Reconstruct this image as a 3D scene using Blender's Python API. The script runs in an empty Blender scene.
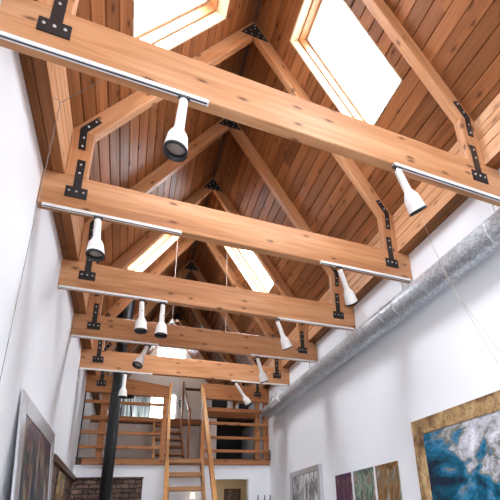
import bpy, bmesh, math, random
from mathutils import Vector, Matrix
random.seed(7)
D = bpy.data; SC = bpy.context.scene; COL = SC.collection

# ------------------------------------------------------------------ dimensions (metres)
HW = 1.8                      # half width of the hall
ZB, ZT = 4.05, 4.386          # underside / top of the tie beams
YS, SP = 1.847, 1.2845        # first truss, spacing
TH = 0.08                     # timber thickness
RZ, RM = 7.38, 1.51           # ridge height, roof slope
Q = math.hypot(1, RM)
LOFT = 2.85; YL = YS + 5*SP   # loft floor, loft edge
YB, YG = 10.2, 12.15          # upper mezzanine edge, far gable
YF = -3.0                     # front wall behind the camera
def Y(k): return YS + (k-1)*SP

# ------------------------------------------------------------------ materials
def newmat(name):
    m = D.materials.new(name); m.use_nodes = True
    nt = m.node_tree; b = nt.nodes['Principled BSDF']
    return m, nt, b
def N(nt, t, **kw):
    n = nt.nodes.new(t)
    for k, v in kw.items():
        if k.startswith('i_'): n.inputs[k[2:].replace('_', ' ')].default_value = v
        else: setattr(n, k, v)
    return n
def ramp(nt, stops):
    r = nt.nodes.new('ShaderNodeValToRGB'); e = r.color_ramp.elements
    while len(e) < len(stops): e.new(0.5)
    for i, (p, c) in enumerate(stops):
        e[i].position = p; e[i].color = (*c, 1)
    return r
def plain(name, col, rough=0.5, metal=0.0, spec=0.5):
    m, nt, b = newmat(name)
    tc = N(nt, 'ShaderNodeTexCoord'); nz = N(nt, 'ShaderNodeTexNoise', i_Scale=30.0, i_Detail=3.0)
    nt.links.new(tc.outputs['Object'], nz.inputs['Vector'])
    r = ramp(nt, [(0.3, tuple(c*0.93 for c in col)), (0.7, tuple(min(1, c*1.05) for c in col))])
    nt.links.new(nz.outputs['Fac'], r.inputs['Fac']); nt.links.new(r.outputs['Color'], b.inputs['Base Color'])
    b.inputs['Roughness'].default_value = rough; b.inputs['Metallic'].default_value = metal
    b.inputs['Specular IOR Level'].default_value = spec
    return m
def wood(name, axis, dark, mid, light, rough=0.42, tone=0.25, knots=1.0, plank=False):
    """pine: grain along object axis; knots; a tone of its own per object or per plank"""
    m, nt, b = newmat(name); L = nt.links.new
    tc = N(nt, 'ShaderNodeTexCoord')
    if plank:
        at = N(nt, 'ShaderNodeAttribute', attribute_name='tone'); rnd = at.outputs['Fac']
    else:
        oi = N(nt, 'ShaderNodeObjectInfo'); rnd = oi.outputs['Random']
    mul = N(nt, 'ShaderNodeMath', operation='MULTIPLY'); L(rnd, mul.inputs[0]); mul.inputs[1].default_value = 37.0
    comb = N(nt, 'ShaderNodeCombineXYZ')
    for i in range(3): L(mul.outputs[0], comb.inputs[i])
    add = N(nt, 'ShaderNodeVectorMath', operation='ADD'); L(tc.outputs['Object'], add.inputs[0]); L(comb.outputs[0], add.inputs[1])
    def mapped(a, c):
        s = [c, c, c]; s['xyz'.index(axis)] = a
        mp = N(nt, 'ShaderNodeMapping'); mp.inputs['Scale'].default_value = s
        L(add.outputs[0], mp.inputs['Vector']); return mp.outputs[0]
    g1 = N(nt, 'ShaderNodeTexNoise', i_Scale=1.0, i_Detail=5.0, i_Distortion=0.6); L(mapped(1.6, 28), g1.inputs['Vector'])
    g2 = N(nt, 'ShaderNodeTexNoise', i_Scale=1.0, i_Detail=2.0); L(mapped(0.7, 5), g2.inputs['Vector'])
    mx = N(nt, 'ShaderNodeMath', operation='MULTIPLY_ADD'); L(g1.outputs['Fac'], mx.inputs[0]); mx.inputs[1].default_value = 0.5
    h2 = N(nt, 'ShaderNodeMath', operation='MULTIPLY'); L(g2.outputs['Fac'], h2.inputs[0]); h2.inputs[1].default_value = 0.5
    L(h2.outputs[0], mx.inputs[2])
    r = ramp(nt, [(0.32, dark), (0.5, mid), (0.68, light)]); L(mx.outputs[0], r.inputs['Fac'])
    # knots
    vo = N(nt, 'ShaderNodeTexVoronoi', i_Scale=1.0, i_Randomness=1.0, voronoi_dimensions='2D')
    sx = N(nt, 'ShaderNodeSeparateXYZ'); L(add.outputs[0], sx.inputs[0])
    oth = [c for c in 'XYZ' if c != axis.upper()]
    ga = N(nt, 'ShaderNodeMath', operation='MULTIPLY'); L(sx.outputs[axis.upper()], ga.inputs[0]); ga.inputs[1].default_value = 3.2
    gs = N(nt, 'ShaderNodeMath', operation='ADD'); L(sx.outputs['Z' if plank else oth[0]], gs.inputs[0])
    if plank: gs.inputs[1].default_value = 0.0
    else: L(sx.outputs[oth[1]], gs.inputs[1])
    gc = N(nt, 'ShaderNodeMath', operation='MULTIPLY'); L(gs.outputs[0], gc.inputs[0]); gc.inputs[1].default_value = 8.0
    wob = N(nt, 'ShaderNodeTexNoise', i_Scale=9.0, i_Detail=2.0); L(add.outputs[0], wob.inputs['Vector'])
    wv = N(nt, 'ShaderNodeVectorMath', operation='MULTIPLY_ADD'); L(wob.outputs['Color'], wv.inputs[0]); wv.inputs[1].default_value = (.12, .12, 0)
    cv = N(nt, 'ShaderNodeCombineXYZ'); L(ga.outputs[0], cv.inputs[0]); L(gc.outputs[0], cv.inputs[1]); L(cv.outputs[0], wv.inputs[2])
    L(wv.outputs[0], vo.inputs['Vector'])
    kr = ramp(nt, [(0.05, (1, 1, 1)), (0.11, (0.35, 0.35, 0.35)), (0.19, (0, 0, 0))]); L(vo.outputs['Distance'], kr.inputs['Fac'])
    sep = N(nt, 'ShaderNodeSeparateColor'); L(vo.outputs['Color'], sep.inputs[0])
    gt = N(nt, 'ShaderNodeMath', operation='GREATER_THAN'); L(sep.outputs[0], gt.inputs[0]); gt.inputs[1].default_value = 0.6
    km = N(nt, 'ShaderNodeMath', operation='MULTIPLY'); L(kr.outputs['Color'], km.inputs[0]); L(gt.outputs[0], km.inputs[1])
    ks = N(nt, 'ShaderNodeMath', operation='MULTIPLY'); L(km.outputs[0], ks.inputs[0]); ks.inputs[1].default_value = 0.85*knots
    mk = N(nt, 'ShaderNodeMix', data_type='RGBA'); L(ks.outputs[0], mk.inputs[0]); L(r.outputs['Color'], mk.inputs[6])
    mk.inputs[7].default_value = (dark[0]*0.25, dark[1]*0.2, dark[2]*0.2, 1)
    # tone
    mr = N(nt, 'ShaderNodeMapRange'); L(rnd, mr.inputs[0]); mr.inputs[3].default_value = 1-tone; mr.inputs[4].default_value = 1+tone*0.6
    hs = N(nt, 'ShaderNodeHueSaturation'); L(mk.outputs[2], hs.inputs['Color']); L(mr.outputs[0], hs.inputs['Value'])
    L(hs.outputs['Color'], b.inputs['Base Color'])
    b.inputs['Roughness'].default_value = rough; b.inputs['Specular IOR Level'].default_value = 0.14 if plank else 0.25
    bp = N(nt, 'ShaderNodeBump', i_Strength=0.12, i_Distance=0.004); L(g1.outputs['Fac'], bp.inputs['Height']); L(bp.outputs[0], b.inputs['Normal'])
    return m
FIR = ((0.36, 0.155, 0.066), (0.51, 0.25, 0.118), (0.61, 0.345, 0.19))
W_X = wood('fir_along_x', 'x', *FIR, tone=0.10)
W_Z = wood('fir_along_z', 'z', *FIR, tone=0.10)
W_Y = wood('fir_along_y', 'y', *FIR, tone=0.10)
PLANK = wood('ceiling_boards', 'y', (0.185, 0.064, 0.022), (0.29, 0.110, 0.040), (0.385, 0.165, 0.068), rough=0.40, tone=0.30, knots=0.95, plank=True)
PALE = wood('pale_pine', 'y', (0.52, 0.36, 0.23), (0.64, 0.48, 0.33), (0.72, 0.57, 0.42), tone=0.06, knots=0.3)
STAIR = wood('stair_pine', 'x', (0.32, 0.14, 0.05), (0.44, 0.21, 0.085), (0.54, 0.29, 0.13), tone=0.08)
STAIRZ = wood('stair_pine_upright', 'z', (0.38, 0.16, 0.048), (0.51, 0.24, 0.078), (0.60, 0.32, 0.125), tone=0.08)
RAIL = wood('rail_fir', 'x', (0.27, 0.10, 0.04), (0.40, 0.165, 0.065), (0.48, 0.22, 0.09), tone=0.10)
RAILZ = wood('rail_fir_upright', 'z', (0.27, 0.10, 0.04), (0.40, 0.165, 0.065), (0.48, 0.22, 0.09), tone=0.10)
DARKW = wood('dark_stained_wood', 'y', (0.05, 0.025, 0.015), (0.09, 0.045, 0.028), (0.13, 0.07, 0.045), tone=0.1)
FLOORM = wood('floor_boards', 'y', (0.07, 0.04, 0.025), (0.11, 0.065, 0.04), (0.16, 0.10, 0.065), tone=0.1)

def plaster(name, col):
    m, nt, b = newmat(name); L = nt.links.new
    tc = N(nt, 'ShaderNodeTexCoord'); n1 = N(nt, 'ShaderNodeTexNoise', i_Scale=1.3, i_Detail=4.0)
    n2 = N(nt, 'ShaderNodeTexNoise', i_Scale=90.0, i_Detail=3.0)
    L(tc.outputs['Object'], n1.inputs['Vector']); L(tc.outputs['Object'], n2.inputs['Vector'])
    r = ramp(nt, [(0.3, tuple(c*0.97 for c in col)), (0.7, col)]); L(n1.outputs['Fac'], r.inputs['Fac'])
    L(r.outputs['Color'], b.inputs['Base Color']); b.inputs['Roughness'].default_value = 0.75
    bp = N(nt, 'ShaderNodeBump', i_Strength=0.08, i_Distance=0.003); L(n2.outputs['Fac'], bp.inputs['Height']); L(bp.outputs[0], b.inputs['Normal'])
    return m
WALL = plaster('white_plaster', (0.84, 0.865, 0.90))
BEIGE = plaster('beige_plaster', (0.55, 0.44, 0.30))
WALL_SHADED = plaster('shaded_white_plaster', (0.70, 0.62, 0.57))  # white wall in shadow: the shade is mixed into this rose-grey colour
BLACK = plain('black_steel', (0.012, 0.013, 0.016), 0.45, 0.0)
BOLT = plain('zinc_bolt', (0.62, 0.63, 0.65), 0.3, 0.8)
WHITE = plain('white_enamel', (0.82, 0.81, 0.79), 0.35)
TRACKM = plain('white_track', (0.78, 0.78, 0.78), 0.35)
SLOT = plain('dark_track_slot', (0.06, 0.065, 0.07), 0.5)
LENS = plain('frosted_lamp_face', (0.42, 0.36, 0.33), 0.25)
PIPEM = plain('black_stove_pipe', (0.014, 0.018, 0.02), 0.42)
SILVER = plain('silver_leaf', (0.50, 0.50, 0.52), 0.4, 0.55)
CORD = plain('pale_cord', (0.50, 0.42, 0.36), 0.7)
CORD_D = plain('grey_cord', (0.22, 0.20, 0.19), 0.7)
DARKGAP = plain('dark_knocker_and_shade', (0.02, 0.018, 0.017), 0.6)
CHROME = plain('chrome', (0.6, 0.6, 0.62), 0.25, 1.0)
def galv():
    m, nt, b = newmat('galvanised_steel'); L = nt.links.new
    tc = N(nt, 'ShaderNodeTexCoord')
    vo = N(nt, 'ShaderNodeTexVoronoi', i_Scale=70.0); L(tc.outputs['Object'], vo.inputs['Vector'])
    nz = N(nt, 'ShaderNodeTexNoise', i_Scale=16.0, i_Detail=5.0); L(tc.outputs['Object'], nz.inputs['Vector'])
    sep = N(nt, 'ShaderNodeSeparateColor'); L(vo.outputs['Color'], sep.inputs[0])
    ad = N(nt, 'ShaderNodeMath', operation='ADD'); L(sep.outputs[0], ad.inputs[0]); L(nz.outputs['Fac'], ad.inputs[1])
    r = ramp(nt, [(0.35, (0.36, 0.40, 0.44)), (0.6, (0.46, 0.50, 0.54)), (0.9, (0.62, 0.67, 0.72))])
    mh = N(nt, 'ShaderNodeMath', operation='MULTIPLY'); L(ad.outputs[0], mh.inputs[0]); mh.inputs[1].default_value = 0.62
    L(mh.outputs[0], r.inputs['Fac']); L(r.outputs['Color'], b.inputs['Base Color'])
    b.inputs['Metallic'].default_value = 0.6; b.inputs['Roughness'].default_value = 0.40
    bp = N(nt, 'ShaderNodeBump', i_Strength=0.15, i_Distance=0.004); L(nz.outputs['Fac'], bp.inputs['Height']); L(bp.outputs[0], b.inputs['Normal'])
    return m
GALV = galv()
def brick(name, rot):
    m, nt, b = newmat(name); L = nt.links.new
    tc = N(nt, 'ShaderNodeTexCoord'); mp = N(nt, 'ShaderNodeMapping'); mp.inputs['Rotation'].default_value = rot
    L(tc.outputs['Object'], mp.inputs['Vector'])
    nz = N(nt, 'ShaderNodeTexNoise', i_Scale=9.0, i_Detail=4.0); L(mp.outputs[0], nz.inputs['Vector'])
    mixv = N(nt, 'ShaderNodeMix', data_type='VECTOR'); mixv.inputs[0].default_value = 0.06
    L(mp.outputs[0], mixv.inputs[4]); L(nz.outputs['Color'], mixv.inputs[5])
    bt = N(nt, 'ShaderNodeTexBrick', i_Scale=1.0); bt.inputs['Brick Width'].default_value = 0.2; bt.inputs['Row Height'].default_value = 0.075
    bt.inputs['Mortar Size'].default_value = 0.010; bt.inputs['Color1'].default_value = (0.13, 0.075, 0.055, 1)
    bt.inputs['Color2'].default_value = (0.30, 0.21, 0.17, 1); bt.inputs['Mortar'].default_value = (0.045, 0.038, 0.034, 1)
    L(mixv.outputs[1], bt.inputs['Vector'])
    r = ramp(nt, [(0.35, (0.45, 0.42, 0.42)), (0.65, (1.15, 1.05, 1.0))]); L(nz.outputs['Fac'], r.inputs['Fac'])
    mu = N(nt, 'ShaderNodeMix', data_type='RGBA', blend_type='MULTIPLY'); mu.inputs[0].default_value = 1.0
    L(bt.outputs['Color'], mu.inputs[6]); L(r.outputs['Color'], mu.inputs[7]); L(mu.outputs[2], b.inputs['Base Color'])
    b.inputs['Roughness'].default_value = 0.9
    bp = N(nt, 'ShaderNodeBump', i_Strength=0.8, i_Distance=0.01, invert=True); L(bt.outputs['Fac'], bp.inputs['Height']); L(bp.outputs[0], b.inputs['Normal'])
    return m
BRICK_B = brick('old_brick_back', (math.radians(-90), 0, 0))
BRICK_L = brick('old_brick_left', (math.radians(-90), 0, math.radians(-90)))
def glass():
    m = D.materials.new('thin_glass'); m.use_nodes = True; nt = m.node_tree
    nt.nodes.remove(nt.nodes['Principled BSDF']); out = nt.nodes['Material Output']
    t = N(nt, 'ShaderNodeBsdfTransparent'); g = N(nt, 'ShaderNodeBsdfGlossy', i_Roughness=0.02)
    x = N(nt, 'ShaderNodeMixShader'); x.inputs[0].default_value = 0.05
    nt.links.new(t.outputs[0], x.inputs[1]); nt.links.new(g.outputs[0], x.inputs[2])
    nt.links.new(x.outputs[0], out.inputs[0]); return m
GLASS = glass()
def curtain():
    m, nt, b = newmat('grey_green_blind'); L = nt.links.new
    tc = N(nt, 'ShaderNodeTexCoord'); mp = N(nt, 'ShaderNodeMapping'); mp.inputs['Scale'].default_value = (22, 22, 1.5)
    L(tc.outputs['Object'], mp.inputs['Vector']); nz = N(nt, 'ShaderNodeTexNoise', i_Scale=1.0, i_Detail=3.0); L(mp.outputs[0], nz.inputs['Vector'])
    r = ramp(nt, [(0.35, (0.15, 0.16, 0.155)), (0.5, (0.29, 0.30, 0.29)), (0.65, (0.50, 0.51, 0.50))]); L(nz.outputs['Fac'], r.inputs['Fac'])
    L(r.outputs['Color'], b.inputs['Base Color']); b.inputs['Roughness'].default_value = 0.9
    b.inputs['Transmission Weight'].default_value = 0.0
    return m
CURT = curtain()
def paint(name, stops, sc=(2, 2, 2), dist=2.5, detail=6, rough=0.45):
    m, nt, b = newmat(name); L = nt.links.new
    tc = N(nt, 'ShaderNodeTexCoord'); mp = N(nt, 'ShaderNodeMapping'); mp.inputs['Scale'].default_value = sc
    L(tc.outputs['Object'], mp.inputs['Vector'])
    nz = N(nt, 'ShaderNodeTexNoise', i_Scale=1.0, i_Detail=float(detail), i_Distortion=dist, i_Roughness=0.62); L(mp.outputs[0], nz.inputs['Vector'])
    r = ramp(nt, stops); L(nz.outputs['Fac'], r.inputs['Fac'])
    n2 = N(nt, 'ShaderNodeTexNoise', i_Scale=9.0, i_Detail=5.0, i_Distortion=1.0); L(mp.outputs[0], n2.inputs['Vector'])
    r2 = ramp(nt, [(0.35, (0.55, 0.55, 0.55)), (0.6, (1.1, 1.1, 1.1))]); L(n2.outputs['Fac'], r2.inputs['Fac'])
    mu = N(nt, 'ShaderNodeMix', data_type='RGBA', blend_type='MULTIPLY'); mu.inputs[0].default_value = 0.8
    L(r.outputs['Color'], mu.inputs[6]); L(r2.outputs['Color'], mu.inputs[7]); L(mu.outputs[2], b.inputs['Base Color'])
    b.inputs['Roughness'].default_value = rough; b.inputs['Specular IOR Level'].default_value = 0.25
    return m

# ------------------------------------------------------------------ mesh helpers
def obj(name, bm, mat, parent=None, smooth=False, mats=None, loc=None, rot=None):
    bmesh.ops.recalc_face_normals(bm, faces=bm.faces)
    me = D.meshes.new(name); bm.to_mesh(me); bm.free()
    for m in (mats or [mat]): me.materials.append(m)
    if smooth:
        for p in me.polygons: p.use_smooth = True
    o = D.objects.new(name, me); COL.objects.link(o)
    if loc is not None: o.location = loc
    if rot is not None: o.rotation_euler = rot
    if parent: o.parent = parent
    return o
def thing(name, label, cat, loc=(0, 0, 0), group=None):
    o = D.objects.new(name, None); COL.objects.link(o); o.location = loc; o.empty_display_size = 0.1
    return tag(o, label, cat, group)
def tag(o, label, cat, group=None):
    o['label'] = label; o['category'] = cat
    if group: o['group'] = group
    return o
def struct(name, bm, mat, parent=None, **kw):
    o = obj(name, bm, mat, parent, **kw)
    if not parent: o['kind'] = 'structure'
    return o
def box(bm, x0, x1, y0, y1, z0, z1, bev=0.0):
    vs = [bm.verts.new((x, y, z)) for x in (x0, x1) for y in (y0, y1) for z in (z0, z1)]
    fs = [bm.faces.new([vs[i] for i in f]) for f in ((0, 1, 3, 2), (4, 6, 7, 5), (0, 4, 5, 1), (2, 3, 7, 6), (0, 2, 6, 4), (1, 5, 7, 3))]
    if bev:
        es = {e for f in fs for e in f.edges}
        bmesh.ops.bevel(bm, geom=list(es), offset=bev, segments=1, affect='EDGES')
    return bm
def bx(*a, bev=0.0): return box(bmesh.new(), *a, bev=bev)
def prism(bm, pts, y0, y1, bev=0.0):
    """polygon given in (x, z), extruded along y"""
    a = [bm.verts.new((x, y0, z)) for x, z in pts]; b = [bm.verts.new((x, y1, z)) for x, z in pts]
    n = len(pts); fs = [bm.faces.new(a), bm.faces.new(b[::-1])]
    for i in range(n): fs.append(bm.faces.new([a[i], b[i], b[(i+1) % n], a[(i+1) % n]]))
    if bev: bmesh.ops.bevel(bm, geom=list({e for f in fs for e in f.edges}), offset=bev, segments=1, affect='EDGES')
    return bm
def tube(bm, pts, r, n=8, cap=True):
    pts = [Vector(p) for p in pts]; rings = []
    for i, p in enumerate(pts):
        d = (pts[min(i+1, len(pts)-1)] - pts[max(i-1, 0)]).normalized()
        u = d.orthogonal().normalized() if i == 0 else (u - d*u.dot(d)).normalized()
        v = d.cross(u); rr = r[i] if isinstance(r, (list, tuple)) else r
        rings.append([bm.verts.new(p + rr*(math.cos(2*math.pi*k/n)*u + math.sin(2*math.pi*k/n)*v)) for k in range(n)])
    for a, b in zip(rings, rings[1:]):
        for k in range(n): bm.faces.new([a[k], a[(k+1) % n], b[(k+1) % n], b[k]])
    if cap: bm.faces.new(rings[0][::-1]); bm.faces.new(rings[-1])
    return bm
def lathe(bm, prof, n=24, M=None):
    """profile of (radius, z) revolved about z"""
    rings = []
    for r, z in prof:
        if r < 1e-6: rings.append([bm.verts.new((0, 0, z))])
        else: rings.append([bm.verts.new((r*math.cos(2*math.pi*k/n), r*math.sin(2*math.pi*k/n), z)) for k in range(n)])
    for a, b in zip(rings, rings[1:]):
        for k in range(n):
            k2 = (k+1) % n
            if len(a) == 1 and len(b) == 1: continue
            if len(a) == 1: bm.faces.new([a[0], b[k], b[k2]])
            elif len(b) == 1: bm.faces.new([a[k], a[k2], b[0]])
            else: bm.faces.new([a[k], a[k2], b[k2], b[k]])
    if M: bmesh.ops.transform(bm, matrix=M, verts=bm.verts)
    return bm
def dup(root, loc, label, group=None):
    r = root.copy(); COL.objects.link(r); r.location = loc; r['label'] = label
    if group: r['group'] = group
    for ch in list(root.children):
        c = ch.copy(); COL.objects.link(c); c.parent = r
        for g in list(ch.children):
            d = g.copy(); COL.objects.link(d); d.parent = c
    return r

# ------------------------------------------------------------------ roof frame
def R(side, s, y, n):
    """point on the roof: s metres down the slope from the ridge, n metres outwards"""
    return Vector((side*(s + RM*n)/Q, y, RZ + (-RM*s + n)/Q))
PITCH = 0.152
S0, S1 = 0.635, 0.635+10*PITCH
SIDE_S = {-1: .09, 1: 0.0}                 # the left skylights sit a little lower              # skylight openings reach over ten boards
SKY = [(Y(k)+0.285, Y(k)+1.055) for k in (-1, 1, 4)]  # the first pair, behind the camera, is added to brighten the beam fronts
SEND = 1.65*Q
def in_sky(s, y, side):
    return S0+SIDE_S[side]-1e-4 < s < S1+SIDE_S[side] and any(a < y < b for a, b in SKY)
def plank_mesh(side):
    bm = bmesh.new(); tl = bm.faces.layers.float.new('tone')
    def strip(sa, sb, ya, yb, t):
        g, dp, ch = 0.0035, 0.014, 0.0065
        prof = [(sa, dp), (sa+g, dp), (sa+g, ch*0.8), (sa+g+ch, 0.0), (sb-g-ch, 0.0), (sb-g, ch*0.8), (sb-g, dp), (sb, dp)]
        va = [bm.verts.new(R(side, s, ya, n)) for s, n in prof]; vb = [bm.verts.new(R(side, s, yb, n)) for s, n in prof]
        for i in range(len(prof)-1):
            f = bm.faces.new([va[i], va[i+1], vb[i+1], vb[i]]); f[tl] = t
    k = 0; s = 0.0
    while s < SEND-1e-3:
        sb = min(S0+SIDE_S[side]-3*PITCH if s == 0 else s+PITCH, SEND)
        cuts = [YF, -1.1, 0.4, 2.0, 3.4, 5.3, 7.4, 9.2, YG]
        cuts = [c + (random.uniform(-0.5, 0.5) if 0 < i < len(cuts)-1 else 0) for i, c in enumerate(cuts)]
        if random.random() < 0.75: cuts = [cuts[0], random.uniform(-2, 1), random.uniform(4, 8), cuts[-1]]
        for ya, yb in zip(cuts, cuts[1:]):
            t = random.random(); marks = [ya, yb]
            for a, b in SKY: marks += [v for v in (a, b) if ya < v < yb]
            marks = sorted(marks)
            for p, q in zip(marks, marks[1:]):
                if in_sky((s+sb)/2, (p+q)/2, side): continue
                strip(s, sb, p, q, t)
        s = sb
    return bm
def finish_planks(name, bm):
    return struct(name, bm, PLANK)
for side, nm in ((-1, 'ceiling_left'), (1, 'ceiling_right')):
    struct(nm, plank_mesh(side), PLANK)
    # roof deck above the boards, open at the skylights
    bm = bmesh.new(); ys = sorted([YF-0.2, YG+0.2] + [v for p in SKY for v in p])
    o_ = SIDE_S[side]
    for sa, sb in ((-0.02, S0+o_), (S0+o_, S1+o_), (S1+o_, SEND+0.5)):
        for ya, yb in zip(ys, ys[1:]):
            if in_sky((sa+sb)/2, (ya+yb)/2, side): continue
            vs = [bm.verts.new(R(side, s, y, n)) for n in (0.016, 0.34) for s, y in ((sa, ya), (sb, ya), (sb, yb), (sa, yb))]
            for f in ((0, 1, 2, 3), (7, 6, 5, 4), (0, 4, 5, 1), (1, 5, 6, 2), (2, 6, 7, 3), (3, 7, 4, 0)): bm.faces.new([vs[i] for i in f])
    struct('ceiling_deck_left' if side < 0 else 'ceiling_deck_right', bm, DARKW)

struct('trim_11', prism(bmesh.new(), [(-.035, RZ-.035), (.035, RZ-.035), (.12, RZ+.02), (.25, RZ+.18), (0, RZ+.45), (-.25, RZ+.18), (-.12, RZ+.02)], YF-.2, YG+.2), DARKW)
# knee boards and wall plates under the eaves
KZ = RZ - RM*1.65
def knee(side):
    bm = bmesh.new(); tl = bm.faces.layers.float.new('tone')
    cuts = [ZT, ZT+0.17, ZT+0.17+0.115, ZT+0.17+0.235, KZ+0.02]
    for za, zb in zip(cuts, cuts[1:]):
        t = 0.75 + 0.25*random.random(); g, ch = 0.003, 0.006
        prof = [(za, .012), (za+g, .012), (za+g, ch), (za+g+ch, 0), (zb-g-ch, 0), (zb-g, ch), (zb-g, .012), (zb, .012)]
        va = [bm.verts.new((side*(1.65+n), YF, z)) for z, n in prof]; vb = [bm.verts.new((side*(1.65+n), YG, z)) for z, n in prof]
        for i in range(len(prof)-1):
            f = bm.faces.new([va[i], va[i+1], vb[i+1], vb[i]]); f[tl] = t
    return bm
KNEE = wood('knee_boards', 'y', (0.40, 0.19, 0.085), (0.54, 0.29, 0.15), (0.64, 0.39, 0.23), rough=0.34, tone=0.25, knots=0.8, plank=True)
def soffit(side):
    bm = bmesh.new(); tl = bm.faces.layers.float.new('tone')
    # soffit of two boards
    for xa, xb in ((1.65, 1.735), (1.735, 1.80)):
        t = random.uniform(0.1, 0.4); g, ch = 0.002, 0.005
        prof = [(xa, ZT+.01), (xa+g, ZT+.01), (xa+g, ZT+ch), (xa+g+ch, ZT), (xb-g-ch, ZT), (xb-g, ZT+ch), (xb-g, ZT+.01), (xb, ZT+.01)]
        va = [bm.verts.new((side*x, YF, z)) for x, z in prof]; vb = [bm.verts.new((side*x, YG, z)) for x, z in prof]
        for i in range(len(prof)-1):
            f = bm.faces.new([va[i], va[i+1], vb[i+1], vb[i]]); f[tl] = t
    return bm
struct('trim_13', soffit(-1), PLANK); struct('trim_14', soffit(1), PLANK)
struct('trim_1', knee(-1), KNEE); struct('trim_2', knee(1), KNEE)
for side, nm in ((-1, 'trim_3'), (1, 'trim_4')):      # solid eaves behind the boards
    bm = bmesh.new(); prism(bm, [(side*1.664, ZT+.012), (side*2.1, ZT+.012), (side*2.1, KZ+.05), (side*1.664, KZ-.03)], YF, YG)
    struct(nm, bm, DARKW)

# ------------------------------------------------------------------ walls and floors
struct('floor', bx(-HW, HW, YF, YG, -0.1, 0), FLOORM)
struct('wall_left', bx(-HW-0.3, -HW, YF-.3, YG+.3, -0.1, ZT+.012), WALL)
struct('wall_right', bx(HW, HW+0.3, YF-.3, YG+.3, -0.1, ZT+.012), WALL)
def wall_with_holes(y0, y1, outline_top, holes, bm=None):
    """wall in the xz plane between y0 and y1 made of blocks round rectangular holes; outline_top(x) for gables"""
    bm = bm or bmesh.new()
    zs = sorted({0.0, ZT} | {h[2] for h in holes} | {h[3] for h in holes} | ({RZ} if outline_top else set()))
    for za, zb in zip(zs, zs[1:]):
        hs = sorted([h for h in holes if h[2] <= za+1e-6 and h[3] >= zb-1e-6])
        def half(z): return HW if z <= ZT+1e-6 else max(0.0, min(HW+.15, (RZ-z)/RM+0.2))
        segs = []; x = None
        for h in hs:
            segs.append((x, h[0])); x = h[1]
        segs.append((x, None))
        for a, b in segs:
            pa = -half(za+1e-5) if a is None else a; pb = half(za+1e-5) if b is None else b
            qa = -half(zb) if a is None else a; qb = half(zb) if b is None else b
            prism(bm, [(pa, za), (pb, za), (qb, zb), (qa, zb)], y0, y1)
    return bm
# front wall behind the camera; its tall and gable windows are added daylight sources
FW = [(-1.3, 1.3, 0.6, 2.9), (-0.9, 0.9, 4.5, 5.7)]
struct('wall_front', wall_with_holes(YF-.2, YF, True, FW), WALL)
# far gable wall with the small high window, the casements and the door light
GW = [(-0.42, 0.44, 6.42, 6.74), (-1.25, -0.10, 4.40, 5.25), (0.02, 0.24, 4.25, 5.3)]
struct('wall_far', wall_with_holes(YG, YG+.2, True, GW), WALL)
def window(n, x0, x1, z0, z1, y0, bars, fm, light=True):
    w = struct('window_%d' % n, bx(x0, x1, y0+.09, y0+.094, z0, z1), GLASS)
    bm = bmesh.new(); f = 0.035
    for a in ((x0, x0+f, z0, z1), (x1-f, x1, z0, z1), (x0+f, x1-f, z0, z0+f), (x0+f, x1-f, z1-f, z1)):
        box(bm, a[0], a[1], y0+.06, y0+.12, a[2], a[3])
    for b in bars: box(bm, b-.012, b+.012, y0+.07, y0+.11, z0+f, z1-f)
    obj('window_frame', bm, fm, w); return w
window(7, *FW[0], YF-.2, (-0.45, 0.45), WHITE); window(8, *FW[1], YF-.2, (0.0,), WHITE)
window(9, *GW[0], YG, (), WHITE); wc = window(10, *GW[1], YG, (-0.86, -0.48), WHITE); window(11, *GW[2], YG, (), WHITE)
# pleated grey blind over two casements
bm = bmesh.new(); pts = [(-1.24 + .75*i/48, .03 + (.018 if i % 2 else 0)) for i in range(49)]
for i in range(48):
    (xa, ya), (xb, yb) = pts[i], pts[i+1]
    bm.faces.new([bm.verts.new(v) for v in ((xa, YG-ya, 4.38), (xb, YG-yb, 4.38), (xb, YG-yb, 5.3), (xa, YG-ya, 5.3))])
bmesh.ops.solidify(bm, geom=bm.faces[:], thickness=.003)
tag(obj('window_blind', bm, CURT), 'grey pleated blind across the upstairs window left of the stair', 'blind')
# door leaf with oval knocker
dl = obj('door_1', bx(0.28, 1.0, YG-.045, YG-.005, LOFT+1.2, 6.0, bev=.004), WHITE); dl['kind'] = 'structure'
bm = bmesh.new(); tube(bm, [(0.36+.06*math.cos(a), YG-.06, 4.98+.1*math.sin(a)) for a in [2*math.pi*i/24 for i in range(25)]], .012, 8)
obj('oval_knocker', bm, DARKGAP, dl, smooth=True)

# back wall below the loft with doorway; the space behind it
BW0 = YL+.03
struct('wall_back', (lambda bm: [box(bm, -HW, .66, BW0, BW0+.12, 0, LOFT-.15), box(bm, 1.34, HW, BW0, BW0+.12, 0, LOFT-.15), box(bm, .66, 1.34, BW0, BW0+.12, 2.43, LOFT-.15), bm][-1])(bmesh.new()), WALL)
struct('wall_passage', bx(-HW, HW, YB, YB+.1, 0, LOFT-.15), BEIGE)
fr = thing('framed_picture', 'dark framed picture on the beige wall seen through the doorway', 'picture', (1.46, YB-.02, 2.14))
bm = bmesh.new()
for a in ((-.2, -.16, -.25, .25), (.16, .2, -.25, .25), (-.16, .16, -.25, -.21), (-.16, .16, .21, .25)): box(bm, a[0], a[1], -.02, .018, a[2], a[3])
obj('frame', bm, DARKW, fr)
obj('print', bx(-.16, .16, -.005, .012, -.21, .21), paint('dark_print', [(0.3, (.03, .03, .035)), (.55, (.12, .09, .08)), (.7, (.4, .3, .22))], (8, 8, 8)), fr)
cl = thing('passage_fill_lamp', 'added round fill lamp, unseen, brightening the passage beyond the doorway', 'ceiling lamp', (1.0, 9.2, LOFT-.15))
obj('base', lathe(bmesh.new(), [(0, 0), (.12, 0), (.12, -.02), (0, -.02)], 24), WHITE, cl)  # unseen lamp added to lift the dark passage behind the doorway
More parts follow.
